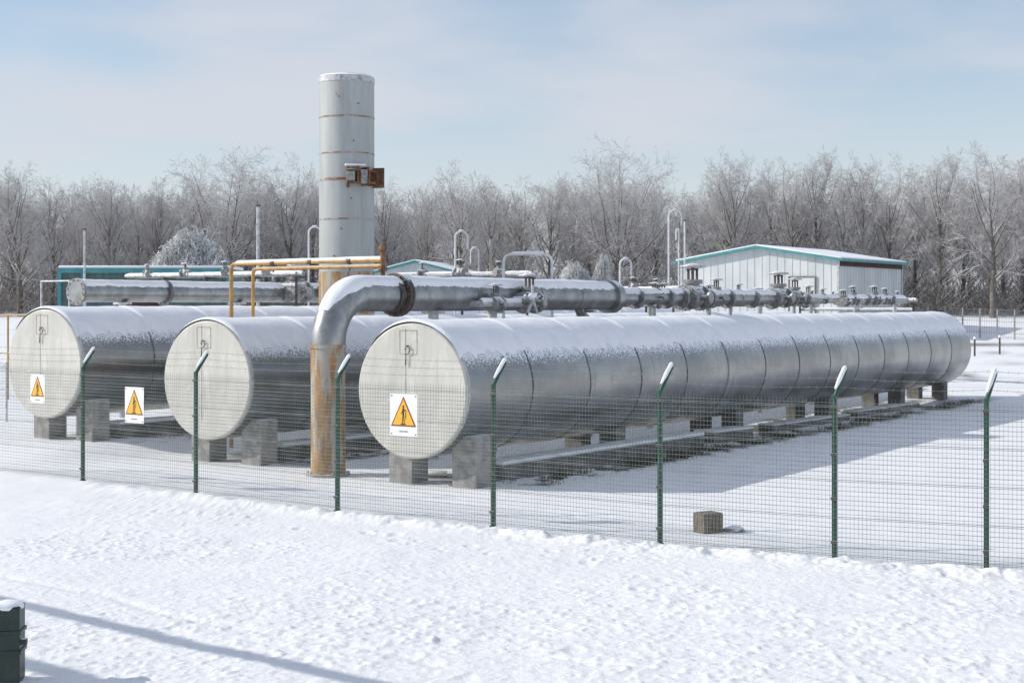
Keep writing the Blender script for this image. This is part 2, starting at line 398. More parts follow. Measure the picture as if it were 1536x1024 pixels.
mb=MB();mb.snowstrip((0,-.045,ZC),(0,LT+.02,ZC),R+.008,A=1.02,th=.055,step=.037,na=32,jag=.085,seed=3,drip=.07,period=LT/nseg)
part(tank,'snow_cover',mb,'snow')
dup(tank,(T2[0],T2[1],0)); dup(tank,(T3[0],T3[1],.22))
# supports
def support(lat,w=.55,d=.5):
    mb=MB();k=6;vs=[];fs=[]
    for yy in (-d/2,d/2):
        for i in range(k+1):
            x=lat-w/2+w*i/k; top=min(ZC-math.sqrt(max(R*R-x*x,.02))+.012,.92)
            vs.append((x-lat,yy,-.15));vs.append((x-lat,yy,top))
    o=2*(k+1)
    for i in range(k):
        a=2*i
        fs.append((a,a+2,a+3,a+1));fs.append((o+a,o+a+1,o+a+3,o+a+2));fs.append((a+1,a+3,o+a+3,o+a+1));fs.append((a,o+a,o+a+2,a+2))
    fs.append((0,1,o+1,o));fs.append((2*k,o+2*k,o+2*k+1,2*k+1))
    mb.add(vs,fs);return mb
first={}
for ti,(T,zz) in enumerate(((T1,0),(T2,0),(T3,.22))):
    for t in (.55,6.6,12.6,18.6,24.6,28.9):
        for lat in (-.5,.9):
            if t>1: lat=lat if lat<0 else .35
            x=T[0]+AX[0]*t+AX[1]*lat;y=T[1]+AX[1]*t-AX[0]*lat
            key=(lat,t>1)
            if key not in first:
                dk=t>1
                th=thing('concrete_support',(x,y,zz),'dark concrete block under a tank' if dk else 'grey concrete block holding up a tank end','support',ROT,'concrete tank supports')
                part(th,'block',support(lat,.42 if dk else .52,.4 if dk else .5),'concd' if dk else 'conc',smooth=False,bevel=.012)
                mb=MB();mb.box((0,0,-.06),(.6,.56,.13));part(th,'footing',mb,'concd' if dk else 'conc',bevel=.02)
                first[key]=th
            else: dup(first[key],(x,y,zz))
bm0=None
for T,zz,ts in ((T1,0,((1.5,.80,1,1),(10.6,.70,.2,.8),(14.5,.5,.6,.45),(20.5,.5,.6,.45))),(T2,0,((1.2,.8,1,1),(9.5,.7,.6,.6))),(T3,.22,((1.3,.8,1,1),(9.5,.7,.5,.6)))):
    for t,lat,sy,sz_ in ts:
        x=T[0]+AX[0]*t+AX[1]*lat;y=T[1]+AX[1]*t-AX[0]*lat
        if bm0 is None:
            bm0=thing('concrete_beam',(x,y,zz),'long snow topped concrete beam lying under a tank','beam',ROT,'beams under the tanks')
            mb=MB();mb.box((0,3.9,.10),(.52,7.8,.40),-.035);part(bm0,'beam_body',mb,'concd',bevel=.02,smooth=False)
            mb=MB();mb.box((0,3.9,.335),(.56,7.8,.07),-.035);part(bm0,'snow_cover',mb,'snow',bevel=.03)
        else:
            dup(bm0,(x,y,zz),scale=(1,sy,sz_))
# ------------------------------------------------------------ main pipeline
RP=(-3.49,29.1)
pl=thing('pipeline',(RP[0],RP[1],0),'large silver pipe rising from rusty base over the tanks','pipe',ROT)
r=.33
mb=MB();mb.tube([(0,0,-.1),(0,0,2.42)],r,40);mb.tube([(0,0,2.40),(0,0,2.47)],r+.022,40);part(pl,'riser',mb,'rust',label='rusty ochre vertical pipe section')
mb=MB();mb.tube([(0,0,-.05),(0,0,.04)],.42,32)
for k in range(10):
    a=k*.628;mb.tube([(.38*math.cos(a),.38*math.sin(a),.03),(.38*math.cos(a),.38*math.sin(a),.08)],.022,6)
part(pl,'base_flange',mb,'conc')
ZP=3.42
pts=[(0,0,2.47)]
for k in range(0,19):
    a=math.pi/2*k/18; pts.append((0,.95-.95*math.cos(a),ZP-.95+.95*math.sin(a)))
pts.append((0,2.04,ZP))
mb=MB();mb.tube(pts,r,40,cap=False);part(pl,'elbow',mb,'steel')
mb=MB()
vs=[];fs=[];na=14
path=[Vector(p) for p in pts[7:]]
path=path[:-1]+[Vector((0,q,ZP)) for q in np.linspace(1.0,2.0,12)]
for i,p in enumerate(path):
    a=path[max(i-1,0)];b=path[min(i+1,len(path)-1)];d=(b-a).normalized();sd=Vector((1,0,0));up=sd.cross(d);up=up if up.z>0 else -up
    f=min(1,i/7+.1)
    for j in range(na):
        q=-1+2*j/(na-1);A=(.3+.75*f)*(1+.14*(random.random()-.5));an_=q*A
        RR=r+.05*f*(1-abs(q)**3)+.004
        vs.append(p+up*RR*math.cos(an_)+sd*RR*math.sin(an_))
for i in range(len(path)-1):
    for j in range(na-1): fs.append((i*na+j,i*na+j+1,(i+1)*na+j+1,(i+1)*na+j))
mb.add(vs,fs);part(pl,'snow_cover',mb,'snow')
for args in (((0,2.25,ZP),(0,10.6,ZP),r,1.05,.055,.05,14,.18,21),((0,11.1,ZP-.02),(0,20.9,ZP-.02),.19,1.0,.06,.06,10,.25,22),((0,21.1,ZP-.05),(0,33,ZP-.05),.12,1.15,.06,.08,8,.3,23)):
    mb=MB();mb.snowstrip(args[0],args[1],args[2],A=args[3],th=args[4],step=args[5],na=args[6],jag=args[7],seed=args[8]);part(pl,'snow_cover',mb,'snow')
mb=MB();mb.flange((0,2.12,ZP),(0,1,0),.44,.07,16);mb.tube([(0,1.85,ZP),(0,2.04,ZP)],.36,32);part(pl,'flange',mb,'darkm')
mb=MB();mb.tube([(0,2.2,ZP),(0,10.85,ZP)],r,40);part(pl,'straight_pipe',mb,'steel')
for t in (4.6,7.2,9.0):
    mb=MB(); mb.tube([(0,t-.012,ZP),(0,t+.012,ZP)],r+.006,40)
    part(pl,'weld_band',mb,'seam')
mb=MB();mb.tube([(0,10.7,ZP),(0,10.98,ZP)],r+.08,32);mb.tube([(0,10.98,ZP),(0,11.2,ZP)],[r,.2],32);part(pl,'reducer',mb,'steel')
mb=MB();mb.tube([(0,11.0,ZP-.02),(0,21,ZP-.02)],.19,24);part(pl,'narrow_pipe',mb,'steel')
mb=MB();mb.tube([(0,21,ZP-.05),(0,33.2,ZP-.05)],.12,20);part(pl,'thin_pipe',mb,'steel')
for t,rr in ((12.2,.28),(13.9,.28),(14.7,.3),(16.4,.28),(17.7,.28),(19.4,.28),(20.9,.32),(23.5,.22),(26.3,.2),(29,.22),(31.5,.22)):
    mb=MB();mb.flange((0,t,ZP-.03),(0,1,0),rr,.05,8);part(pl,'flange',mb,'valve')
for t in (3.4,5.6,9.7,13,16.5,20,24,28,32):
    mb=MB();rr=.11 if t<10.5 else .07
    if t==9.7:
        mb.tube([(0,9.3,ZP-.25),(0,9.5,ZP-.45),(0,9.75,ZP-.55),(0,9.8,ZP-.9),(0,9.8,-.1)],rr,16)
    else: mb.tube([(0,t,ZP-.15),(0,t,-.1)],rr,16)
    mb.box((0,t,ZP-(.36 if t<11 else .22)),(.5 if t<11 else .3,.16,.05))
    part(pl,'support_leg',mb,'steelw' if t!=9.7 else 'steel')
def LP(lat,t): return (RP[0]+AX[0]*t+AX[1]*lat,RP[1]+AX[1]*t-AX[0]*lat)
# ------------------------------------------------------------ valves
def mkvalve(loc,rot,label='snow dusted steel gate valve with round handwheel'):
    th=thing('gate_valve',loc,label,'valve',rot,'valves on the pipework')
    mb=MB();mb.ball((0,0,0),.22,16,10,sc=(1,1.1,1));mb.tube([(0,-.34,0),(0,.34,0)],.13,18);mb.flange((0,-.3,0),(0,1,0),.26,.035,8);mb.flange((0,.3,0),(0,1,0),.26,.035,8)
    mb.tube([(0,0,.1),(0,0,.32)],[.17,.12],16);mb.tube([(0,0,.28),(0,0,.37)],.19,16)
    mb.tube([(.1,0,0),(.36,0,0)],.06,10);mb.tube([(.34,0,0),(.39,0,0)],.12,12)
    part(th,'valve_body',mb,'valve')
    mb=MB();mb.tube([(0,0,.35),(0,0,.68)],.03,8);mb.box((.09,0,.47),(.035,.04,.24));mb.box((-.09,0,.47),(.035,.04,.24));mb.box((0,0,.58),(.22,.06,.04));part(th,'stem',mb,'darkm')
    mb=MB();mb.torus((0,0,.64),(0,0,1),.22,.025,24,8)
    for a in (0,1.05,2.1): mb.tube([(.21*math.cos(a),.21*math.sin(a),.64),(-.21*math.cos(a),-.21*math.sin(a),.64)],.014,6)
    part(th,'handwheel',mb,'steelw')
    mb=MB();mb.ball((0,.02,.665),.14,12,6,jit=.3,sc=(1,1.2,.25));part(th,'snow_cap',mb,'snow')
    mb=MB();mb.ball((0,0,.2),.15,12,6,jit=.25,sc=(1.15,1.5,.5));part(th,'snow_cover',mb,'snow')
    return th
x,y=LP(0,15.5);v0=mkvalve((x,y,ZP-.02),ROT)
vl=[(0,13.3,ZP,.7),(0,17,ZP,.8),(0,18.5,ZP,.55),(0,21.4,ZP,1.3),(0,22.7,ZP,1.0),(0,25,ZP-.05,.5),(0,27.8,ZP-.05,.65),(0,29.9,ZP-.05,.8),(0,31,ZP-.05,.65),(.5,5.0,ZP-.18,.65),(.5,6.35,ZP-.15,.9),(-1.2,13,3.3,.75),(-1.2,16,3.3,.9),(-1.2,19,3.3,.75),(.9,24.5,3.3,.65),(-.9,26,3.3,.75),(-1.2,22.5,3.3,.8)]
for la,t,z,s in vl:
    x,y=LP(la,t);dup(v0,(x,y,z),ROT+random.uniform(-.15,.15),(s*random.uniform(.9,1.15),s,s*random.uniform(.8,1.1)))
v0.scale=(1.45,1.45,1.35)
x,y=LP(.62,6.0)
th=thing('butterfly_valve',(x,y,ZP-.1),'snow covered valve with upright spoked wheel on pipe','valve',ROT)
mb=MB();mb.tube([(-.35,0,0),(.15,0,0)],.09,14);mb.tube([(.12,0,0),(.2,0,0)],.05,10);part(th,'valve_body',mb,'valve')
mb=MB()
for k in range(5):
    a=k*1.2566+.3;mb.tube([(.18,0,0),(.18,.34*math.cos(a),.34*math.sin(a))],[.045,.025],8)
part(th,'spoked_wheel',mb,'steelw')
mb=MB();mb.ball((.18,0,.1),.1,10,6,jit=.3,sc=(.6,1.6,.6));part(th,'snow_cover',mb,'snow')
x,y=LP(.5,4.4);th=thing('bypass_pipe',(x,y,ZP-.18),'thin frosted pipe running beside the large pipe','pipe',ROT)
mb=MB();mb.tube([(0,0,0),(0,2.6,0)],.07,14);mb.tube([(-.3,.0,0),(0,.0,0)],.07,12);mb.tube([(-.3,2.6,0),(0,2.6,0)],.07,12);part(th,'tube',mb,'steelw')
mb=MB();mb.snowstrip((0,0,0),(0,2.6,0),.07,A=1.1,th=.05,step=.05,na=8,jag=.3,seed=33);part(th,'snow_cover',mb,'snow')
x,y=LP(-1.2,11.5);th=thing('secondary_pipe',(x,y,0),'slim silver pipe with snow parallel to the large pipe','pipe',ROT)
mb=MB();mb.tube([(0,0,0),(0,0,3.0),(0,.08,3.2),(0,.3,3.28),(0,16,3.28)],.13,18);part(th,'tube',mb,'steel')
mb=MB();mb.snowstrip((0,.4,3.28),(0,16,3.28),.13,A=1.0,th=.05,step=.08,na=8,jag=.2,seed=35);part(th,'snow_cover',mb,'snow')
for t in (4,9,14):
    mb=MB();mb.tube([(0,t,3.2),(0,t,0)],.06,10);part(th,'support_leg',mb,'steelw')
# ------------------------------------------------------------ left rear pipe
LQ=(-11.25,39.5)
th=thing('pipeline',(LQ[0],LQ[1],g(*LQ)),'silver pipe with flanged blind end behind the tanks','pipe',ROT)
zq=3.55-g(*LQ)
mb=MB();mb.tube([(0,0,zq),(0,22,zq)],.27,32);part(th,'straight_pipe',mb,'steel')
for t in (.05,3.1,14):
    mb=MB();mb.flange((0,t,zq),(0,1,0),.35,.045,12);part(th,'flange',mb,'valve' if t<1 else 'seam')
mb=MB();mb.snowstrip((0,.1,zq),(0,22,zq),.27,A=1.0,th=.05,step=.06,na=12,jag=.2,seed=41);part(th,'snow_cover',mb,'snow')
for t in (1.6,6,11,17):
    mb=MB();mb.tube([(0,t,zq-.1),(0,t,-.1)],.09,12);mb.box((0,t,zq-.3),(.5,.2,.06));part(th,'support_leg',mb,'steelw')
for t,s in ((8.2,1.25),(9.6,.8)):
    dup(v0,(LQ[0]+AX[0]*t+.3,LQ[1]+AX[1]*t-.2,3.6),ROT,s)
# ------------------------------------------------------------ stack
SX,SY=-4.15,38.5
st=thing('exhaust_stack',(SX,SY,0),'tall weathered silver vertical stack with rusty seams','chimney')
def sz(py): return ZH(py,SY)
mb=MB();mb.tube([(0,0,-.1),(0,0,sz(124))],.69,64,cap=False);part(st,'shaft',mb,'stack')
mb=MB();mb.tube([(0,0,sz(126)),(0,0,sz(119)),(0,0,sz(114)),(0,0,sz(111))],[.70,.70,.60,.3],64);part(st,'top_cap',mb,'steelw')
mb=MB();mb.ball((0,0,sz(117)),.69,30,8,jit=.04,sc=(1,1,.14));part(st,'snow_cover',mb,'snow')
for py in (178,232,272,330,392):
    mb=MB();mb.tube([(0,0,sz(py)-.016),(0,0,sz(py)+.016)],.699,64);part(st,'seam_band',mb,'seamr')
zb=sz(268)
mb=MB();mb.tube([(0,0,zb-.06),(0,0,zb-.02)],.706,64);part(st,'clamp_strap',mb,'seamr')
for ang,dz,w,h,dp in ((-82,-.02,.07,.50,.20),(-66,0.05,.05,.42,.26),(-50,-.0,.05,.46,.32),(-33,-.02,.05,.4,.3),(-12,0.0,.05,.5,.30),(-4,.02,.12,.34,.22)):
    mb=MB();a=math.radians(ang);q=.70+dp/2-.02
    mb.box((q*math.cos(a),q*math.sin(a),zb+dz),(dp,w,h),a)
    part(st,'bracket_plate',mb,'rustd',bevel=.008)
for dz in (.13,-.16):
    mb=MB();mb.box((.44,-.80,zb+dz),(.80,.05,.05),math.radians(35));part(st,'bracket_arm',mb,'rustd')
mb=MB();mb.box((.20,-.86,zb+.02),(.2,.14,.3));part(st,'junction_box',mb,'valve',bevel=.01)
mb=MB();mb.box((.50,-.80,zb-.02),(.16,.14,.34),.5);part(st,'junction_box',mb,'valve',bevel=.01)
mb=MB();mb.box((.30,-.84,zb+.27),(.5,.16,.04),.3);part(st,'snow_ledge',mb,'snow',bevel=.015)
mb=MB();mb.tube([(0,0,sz(470)),(0,0,sz(408))],.700,64,cap=False);part(st,'rust_skirt',mb,'rust')
for py,a in ((150,-100),(160,-60),(215,-70),(300,-75),(385,-110),(345,-95)):
    mb=MB();a=math.radians(a);mb.tube([(.68*math.cos(a),.68*math.sin(a),sz(py)),(.72*math.cos(a),.72*math.sin(a),sz(py))],.018,8);part(st,'bolt',mb,'rustd')
# ------------------------------------------------------------ ochre pipe frame
a0=Vector((W(347,34.5),34.5,4.13));a1=Vector((W(574,31.0),31.0,4.13))
d=(a1-a0).normalized()
th=thing('gas_pipe',(a0.x,a0.y,0),'thin ochre yellow pipe loop bridging over the tanks','pipe')
def bend(a,b,c,rr=.15,k=5):
    a=Vector(a);b=Vector(b);c=Vector(c);p=b+(a-b).normalized()*rr;q=b+(c-b).normalized()*rr
    return [p*(1-t)**2+b*2*t*(1-t)+q*t*t for t in [i/k for i in range(k+1)]]
mb=MB();mb.tube([(a0.x,a0.y,0)]+bend((a0.x,a0.y,0),a0,a1)+[a1],.045,14);part(th,'upper_tube',mb,'ochre',world=True)
b0=a0+d*.8+Vector((0,0,-.12));b1=a1+Vector((0,0,-.12))
mb=MB();mb.tube([(b0.x,b0.y,0)]+bend((b0.x,b0.y,0),b0,b1)+[b1],.04,14);part(th,'lower_tube',mb,'ochre',world=True)
mb=MB();mb.snowstrip(a0+d*.2,a1,.045,A=1.0,th=.03,step=.05,na=6,jag=.3,seed=51);part(th,'snow_cover',mb,'snow',world=True)
for k in (.3,.55,.8):
    mb=MB();p=a0.lerp(a1,k);mb.tube([p-d*.05,p+d*.05],.065,12);mb.tube([p+Vector((0,0,-.2)),p+Vector((0,0,.07))],.02,6)
    part(th,'clamp',mb,'darkm',world=True)
th=thing('vent_pipe',(a1.x,a1.y,3.7),'rusty vertical vent stub beside the flange','pipe')
mb=MB();mb.tube([(0,0,-.2),(0,0,.62)],.05,14);mb.flange((0,0,.25),(0,0,1),.10,.03,6);part(th,'tube',mb,'rustd')
mb=MB();mb.tube([(0,0,.6),(0,0,.64),(0,0,.70),(0,0,.75)],[.06,.08,.08,.05],14);part(th,'vent_hood',mb,'rustd')
# ------------------------------------------------------------ U pipe and vents
th=thing('loop_pipe',(-.21,38,2.5),'white inverted U shaped vent pipe above the tanks','pipe')
mb=MB();A=Vector((-.21,38,2.6));B=Vector((-.21,38,4.47));C=Vector((.99,38,4.47));D=Vector((.99,38,0))
mb.tube([A]+bend(A,B,C,.22)+bend(B,C,D,.22)+[D],.036,14);part(th,'tube',mb,'whitep',world=True)
mb=MB();mb.snowstrip(B+Vector((.2,0,0)),C-Vector((.2,0,0)),.036,A=1,th=.03,step=.05,na=6,jag=.2,seed=55);part(th,'snow_cover',mb,'snow',world=True)
def goose(px,py,Yd,side=1,rr=.17,rad=.035,mat='whitep',drop=.35,label='thin pale gooseneck vent pipe'):
    x=W(px,Yd);z0=g(x,Yd);zt=ZH(py,Yd)-z0
    th=thing('vent_pipe',(x,Yd,z0),label,'pipe',0,'gooseneck vent pipes')
    pts=[(0,0,-.1)]+[(side*(rr-rr*math.cos(a)),0,zt-rr+rr*math.sin(a)) for a in np.linspace(0,math.pi,12)]+[(side*2*rr,0,zt-rr-drop)]
    mb=MB();mb.tube(pts,rad,10);part(th,'tube',mb,mat)
    mb=MB();mb.tube([(0,0,-.05),(0,0,.05)],rad*3,12);part(th,'base_plate',mb,'darkm')
    mb=MB();mb.ball((side*rr,0,zt+.03),.05,10,6,jit=.2,sc=(1.6,.8,.4));part(th,'snow_cover',mb,'snow')
goose(683,347,45,1,.18,.03);goose(463,340,50,1,.2,.028);goose(1003,315,60,1,.25,.036);goose(930,388,47,1,.17,.035);goose(1018,345,62,-1,.05,.03)
goose(718,372,46,-1,.12,.022)
def pole(px,py,Yd,rad,mat,label,name='pole'):
    x=W(px,Yd);z0=g(x,Yd);zt=ZH(py,Yd)-z0
    th=thing(name,(x,Yd,z0),label,'pole')
    mb=MB();mb.tube([(0,0,-.1),(0,0,zt)],[rad*1.15,rad],12);part(th,'shaft',mb,mat)
    mb=MB();mb.tube([(0,0,zt),(0,0,zt+.06)],rad*1.5,12);part(th,'pole_tip',mb,'darkm')
    return th
pole(387,310,55,.055,'steelw','slim grey metal pole behind the tanks')
pole(127,345,58,.04,'steelw','thin grey metal pole behind the tanks')
pole(736,358,45,.04,'rust','thin rusty metal pole behind the tanks')
pole(1027,332,64,.035,'whitep','thin pale metal pole beside the shed')
# pipe racks
def rack(p0,p1,z,lab,seed,nv=3):
    p0=Vector((p0[0],p0[1],z));p1=Vector((p1[0],p1[1],z));d=(p1-p0).normalized();L_=(p1-p0).length;sd=Vector((0,0,1)).cross(d)
    th=thing('pipe_rack',(p0.x,p0.y,0),lab,'pipe rack')
    for a,b,rr in ((p0,p1,.05),(p0+sd*.3-d*.3,p1+sd*.3,.07),(p0+sd*.1+Vector((0,0,-.35)),p1+sd*.1+Vector((0,0,-.35)),.04)):
        mb=MB();mb.tube([a,b],rr,12);part(th,'tube',mb,'valve',world=True)
        mb=MB();mb.snowstrip(a,b,rr,A=1.1,th=.045,step=.07,na=7,jag=.3,seed=seed);part(th,'snow_cover',mb,'snow',world=True);seed+=1
    n=max(2,int(L_/1.8))
    for i in range(n+1):
        p=p0.lerp(p1,i/n);gg=g(p.x,p.y)
        mb=MB();mb.box((p.x,p.y,(z+gg)/2-.1),(.07,.07,z-gg+.1));mb.box((p.x+sd.x*.15,p.y+sd.y*.15,z-.09),(.08,.55,.06),math.atan2(d.y,d.x));part(th,'post',mb,'darkm',world=True)
    for i in range(nv):
        p=p0.lerp(p1,(i+.6)/(nv+.3));dup(v0,(p.x,p.y,z+.08),random.random()*3,random.uniform(.4,.55))
rack((-12.6,50),(-6.4,45.5),4.12,'row of thin snow lined pipes on posts',61,4)
rack((-3.1,42.5),(.4,40.6),4.0,'short row of thin snow lined pipes on posts',63,3)
rack((W(930,52),52),(W(1010,50),50),3.7,'short row of thin snow lined pipes on posts',65,2)
rack((W(1200,60),60),(W(1370,57),57),3.35,'low row of thin snow lined pipes on posts',67,5)
def railing(pts,h,mat,lab,rad=.04):
    th=thing('railing',(pts[0][0],pts[0][1],g(*pts[0])),lab,'railing')
    P_=[Vector((p[0],p[1],g(*p))) for p in pts]
    for i,p in enumerate(P_):
        mb=MB();mb.tube([p-Vector((0,0,.1)),p+Vector((0,0,h))],rad,10);part(th,'post',mb,mat,world=True)
    for hh in (h,h*.55):
        mb=MB();mb.tube([a+Vector((0,0,hh)) for a in P_],rad*.8,10)
        part(th,'rail',mb,mat,world=True)
    return th
railing([(W(-20,50),50),(W(12,49),49),(W(50,48),48)],2.7,'ochre','ochre yellow pipe railing beside the tank',.03)
railing([(W(-30,40),40),(W(10,39.5),39.5)],1.5,'steelw','grey pipe railing on the snow',.025)
railing([(W(62,43),43),(W(104,42),42),(W(128,42),42)],3.65,'steelw','frosted grey pipe railing beside the pipe end',.03)

# ------------------------------------------------------------ buildings
def shed(loc,w,l,h,ap,label,ground_drop=.5,door=True,rot=ROT):
    th=thing('metal_shed',loc,label,'building',rot)
    mb=MB();z0=-ground_drop
    vs=[(0,0,z0),(w,0,z0),(w,0,h),(w/2,0,ap),(0,0,h),(0,l,z0),(w,l,z0),(w,l,h),(w/2,l,ap),(0,l,h)]
    mb.add(vs,[(0,1,2,3,4),(9,8,7,6,5),(1,6,7,2),(0,4,9,5)])
    k=int(w/.42)
    for i in range(1,k):
        x=w*i/k;zt=h+(ap-h)*(1-abs(x-w/2)/(w/2))-.06
        mb.box((x,-.010,(zt+z0)/2),(.05,.02,zt-z0))
    k=int(l/.42)
    for i in range(1,k): mb.box((w+.010,l*i/k,(h+z0)/2-.03),(.02,.05,h-z0-.1)); 
    part(th,'wall',mb,'wallw',smooth=False)
    sl=math.atan2(ap-h,w/2);ln=math.hypot(ap-h,w/2)+.35
    mb=MB()
    for sgn in (-1,1):
        mt=Matrix.Rotation(sgn*sl,3,'Y')
        c=(w/2+sgn*math.cos(sl)*ln/2,l/2,ap-math.sin(sl)*ln/2+.06)
        mb.box(c,(ln,l+.7,.12),mat=mt)
    roof=part(th,'roof',mb,'teal',smooth=False)
    for sgn in (-1,1):
        mb=MB()
        mt=Matrix.Rotation(sgn*sl,3,'Y')
        c=(w/2+sgn*math.cos(sl)*(ln-.1)/2,l/2,ap-math.sin(sl)*ln/2+.17)
        mb.box(c,(ln-.1,l+.55,.09),mat=mt)
        part(th,'snow_cover',mb,'snow',bevel=.03)
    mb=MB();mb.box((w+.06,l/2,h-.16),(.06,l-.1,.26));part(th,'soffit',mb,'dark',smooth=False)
    for x in (.0,w):
        mb=MB(); mb.box((x,-.03,(h+z0)/2),(.12,.1,h-z0));part(th,'corner_trim',mb,'steelw',smooth=False)
    mb=MB();mb.box((w+.03,l,(h+z0)/2),(.1,.14,h-z0));part(th,'corner_trim',mb,'steelw',smooth=False)
    if door:
        dr=MB();dr.box((w*.78,-.05,1.5),(1.4,.04,3.0));dd=part(th,'door',dr,'wallw',smooth=False)
        f=MB()
        f.box((w*.78-.74,-.06,1.5),(.05,.08,3.1));f.box((w*.78+.74,-.06,1.5),(.05,.08,3.1));f.box((w*.78,-.06,3.06),(1.54,.08,.05));fo=mkobj('door_frame',tomesh(f,'door_frame',smooth=False),M['seam'],dd)
    return th
shed((9.41,84.96,1.6),9.1,9.85,3.9,4.62,'pale corrugated metal shed with teal trim and snowy roof')
shed((W(556,98),98,2.1),5.9,8,3.0,3.75,'small pale metal shed with teal gable roof',rot=ROT*.3,door=False)
th=thing('site_cabin',(W(90,60),60,.3),'low teal site cabin with snow on its flat roof','building',0)
wd=6.6;hh=4.25
mb=MB();mb.box((wd/2,1.5,hh/2-.3),(wd,3,hh+.4));
for i in range(1,24): mb.box((wd*i/24,-.015,hh/2-.1),(.05,.03,hh-.1))
part(th,'wall',mb,'tealdk',smooth=False)
mb=MB()
for x in (0,wd*.14,wd): mb.box((x,-.04,hh/2),(.14,.12,hh))
mb.box((wd/2,-.04,hh-.02),(wd+.1,.14,.18));part(th,'frame',mb,'teal',smooth=False)
mb=MB();mb.box((wd/2,1.5,hh+.12),(wd+.1,3.1,.12));part(th,'snow_cover',mb,'snow',bevel=.04)
mb=MB();mb.box((wd*.5,-.05,2.9),(1.2,.05,.8));part(th,'window',mb,'dark',smooth=False)

# ------------------------------------------------------------ fence
post0=None
for i,p in enumerate(FP):
    a=FP[max(i-1,0)];b=FP[min(i+1,len(FP)-1)]
    dx,dy=b[0]-a[0],b[1]-a[1];rot=math.atan2(dy,dx)
    if post0 is None:
        post0=thing('fence_post',(p[0],p[1],g(*p)),'dark green steel fence post with snow tipped angled arm','fence post',rot,'posts of the wire fence')
        mb=MB();mb.box((0,0,.98),(.06,.06,2.24));mb.tube([(0,0,-.05),(0,0,.05)],.06,10)
        part(post0,'post',mb,'green',bevel=.008)
        mb=MB();d_=Vector((.09,.2,.33)).normalized();mb.tube([(0,0,2.07),Vector((0,0,2.1))+d_*.36],.028,8);part(post0,'angled_arm',mb,'green')
        mb=MB();p0=Vector((0,0,2.12))+d_*.05+Vector((-.006,-.006,.015));mb.tube([p0,p0+d_*.13,p0+d_*.31,p0+d_*.34],[.016,.03,.03,.012],8);part(post0,'snow_cover',mb,'snow')
        for z in (.25,.8,1.35,1.95):
            mb=MB(); mb.box((0,-.035,z),(.07,.025,.04))
            part(post0,'clamp',mb,'darkm')
    else: dup(post0,(p[0],p[1],g(*p)),rot+random.uniform(-.03,.03))
for i in range(len(FP)-1):
    p=Vector((*FP[i],g(*FP[i])));q=Vector((*FP[i+1],g(*FP[i+1])));d=(q-p);L_=d.length;d.normalize()
    nrm=Vector((-d.y,d.x,0));off=-nrm*.045
    th=thing('wire_fence_panel',p+off,'green welded wire mesh fence panel between posts','fence',0,'wire mesh fence panels')
    segs=[];n=int(L_/.05)
    for k in range(n+1):
        s=(d*(L_*k/n));segs.append((s+Vector((0,0,.06)),s+Vector((0,0,2.06)),.0022,.0022))
    z=.09;k=0
    while z<2.06:
        rr=.0036 if k%2==0 else .0026
        segs.append((Vector((0,0,z))-nrm*.006,d*L_+Vector((0,0,z))-nrm*.006,rr,rr))
        if k%8==0: segs.append((Vector((0,0,z+.02))-nrm*.006,d*L_+Vector((0,0,z+.02))-nrm*.006,.004,.004))
        z+=.058;k+=1
    mkobj('wire_mesh',segs_mesh('wire_mesh',segs),M['wire'],th)
    segs=[]
    for zz,ss in ((2.2,.05),(2.31,.12),(2.42,.19)):
        a=nrm*(ss+.045)+Vector((0,0,zz));b=a+d*L_;m=10
        for k in range(m):
            u0,u1=k/m,(k+1)/m;s0=-.03*4*u0*(1-u0);s1=-.03*4*u1*(1-u1)
            segs.append((a.lerp(b,u0)+Vector((0,0,s0)),a.lerp(b,u1)+Vector((0,0,s1)),.0025,.0025))
        for k in range(int(L_/.12)):
            u=k*.12/L_;c=a.lerp(b,u)+Vector((0,0,-.03*4*u*(1-u)));segs.append((c-Vector((.008,.005,.018)),c+Vector((.008,.005,.018)),.002,.002))
    mkobj('barbed_wire',segs_mesh('barbed_wire',segs),M['wire'],th)
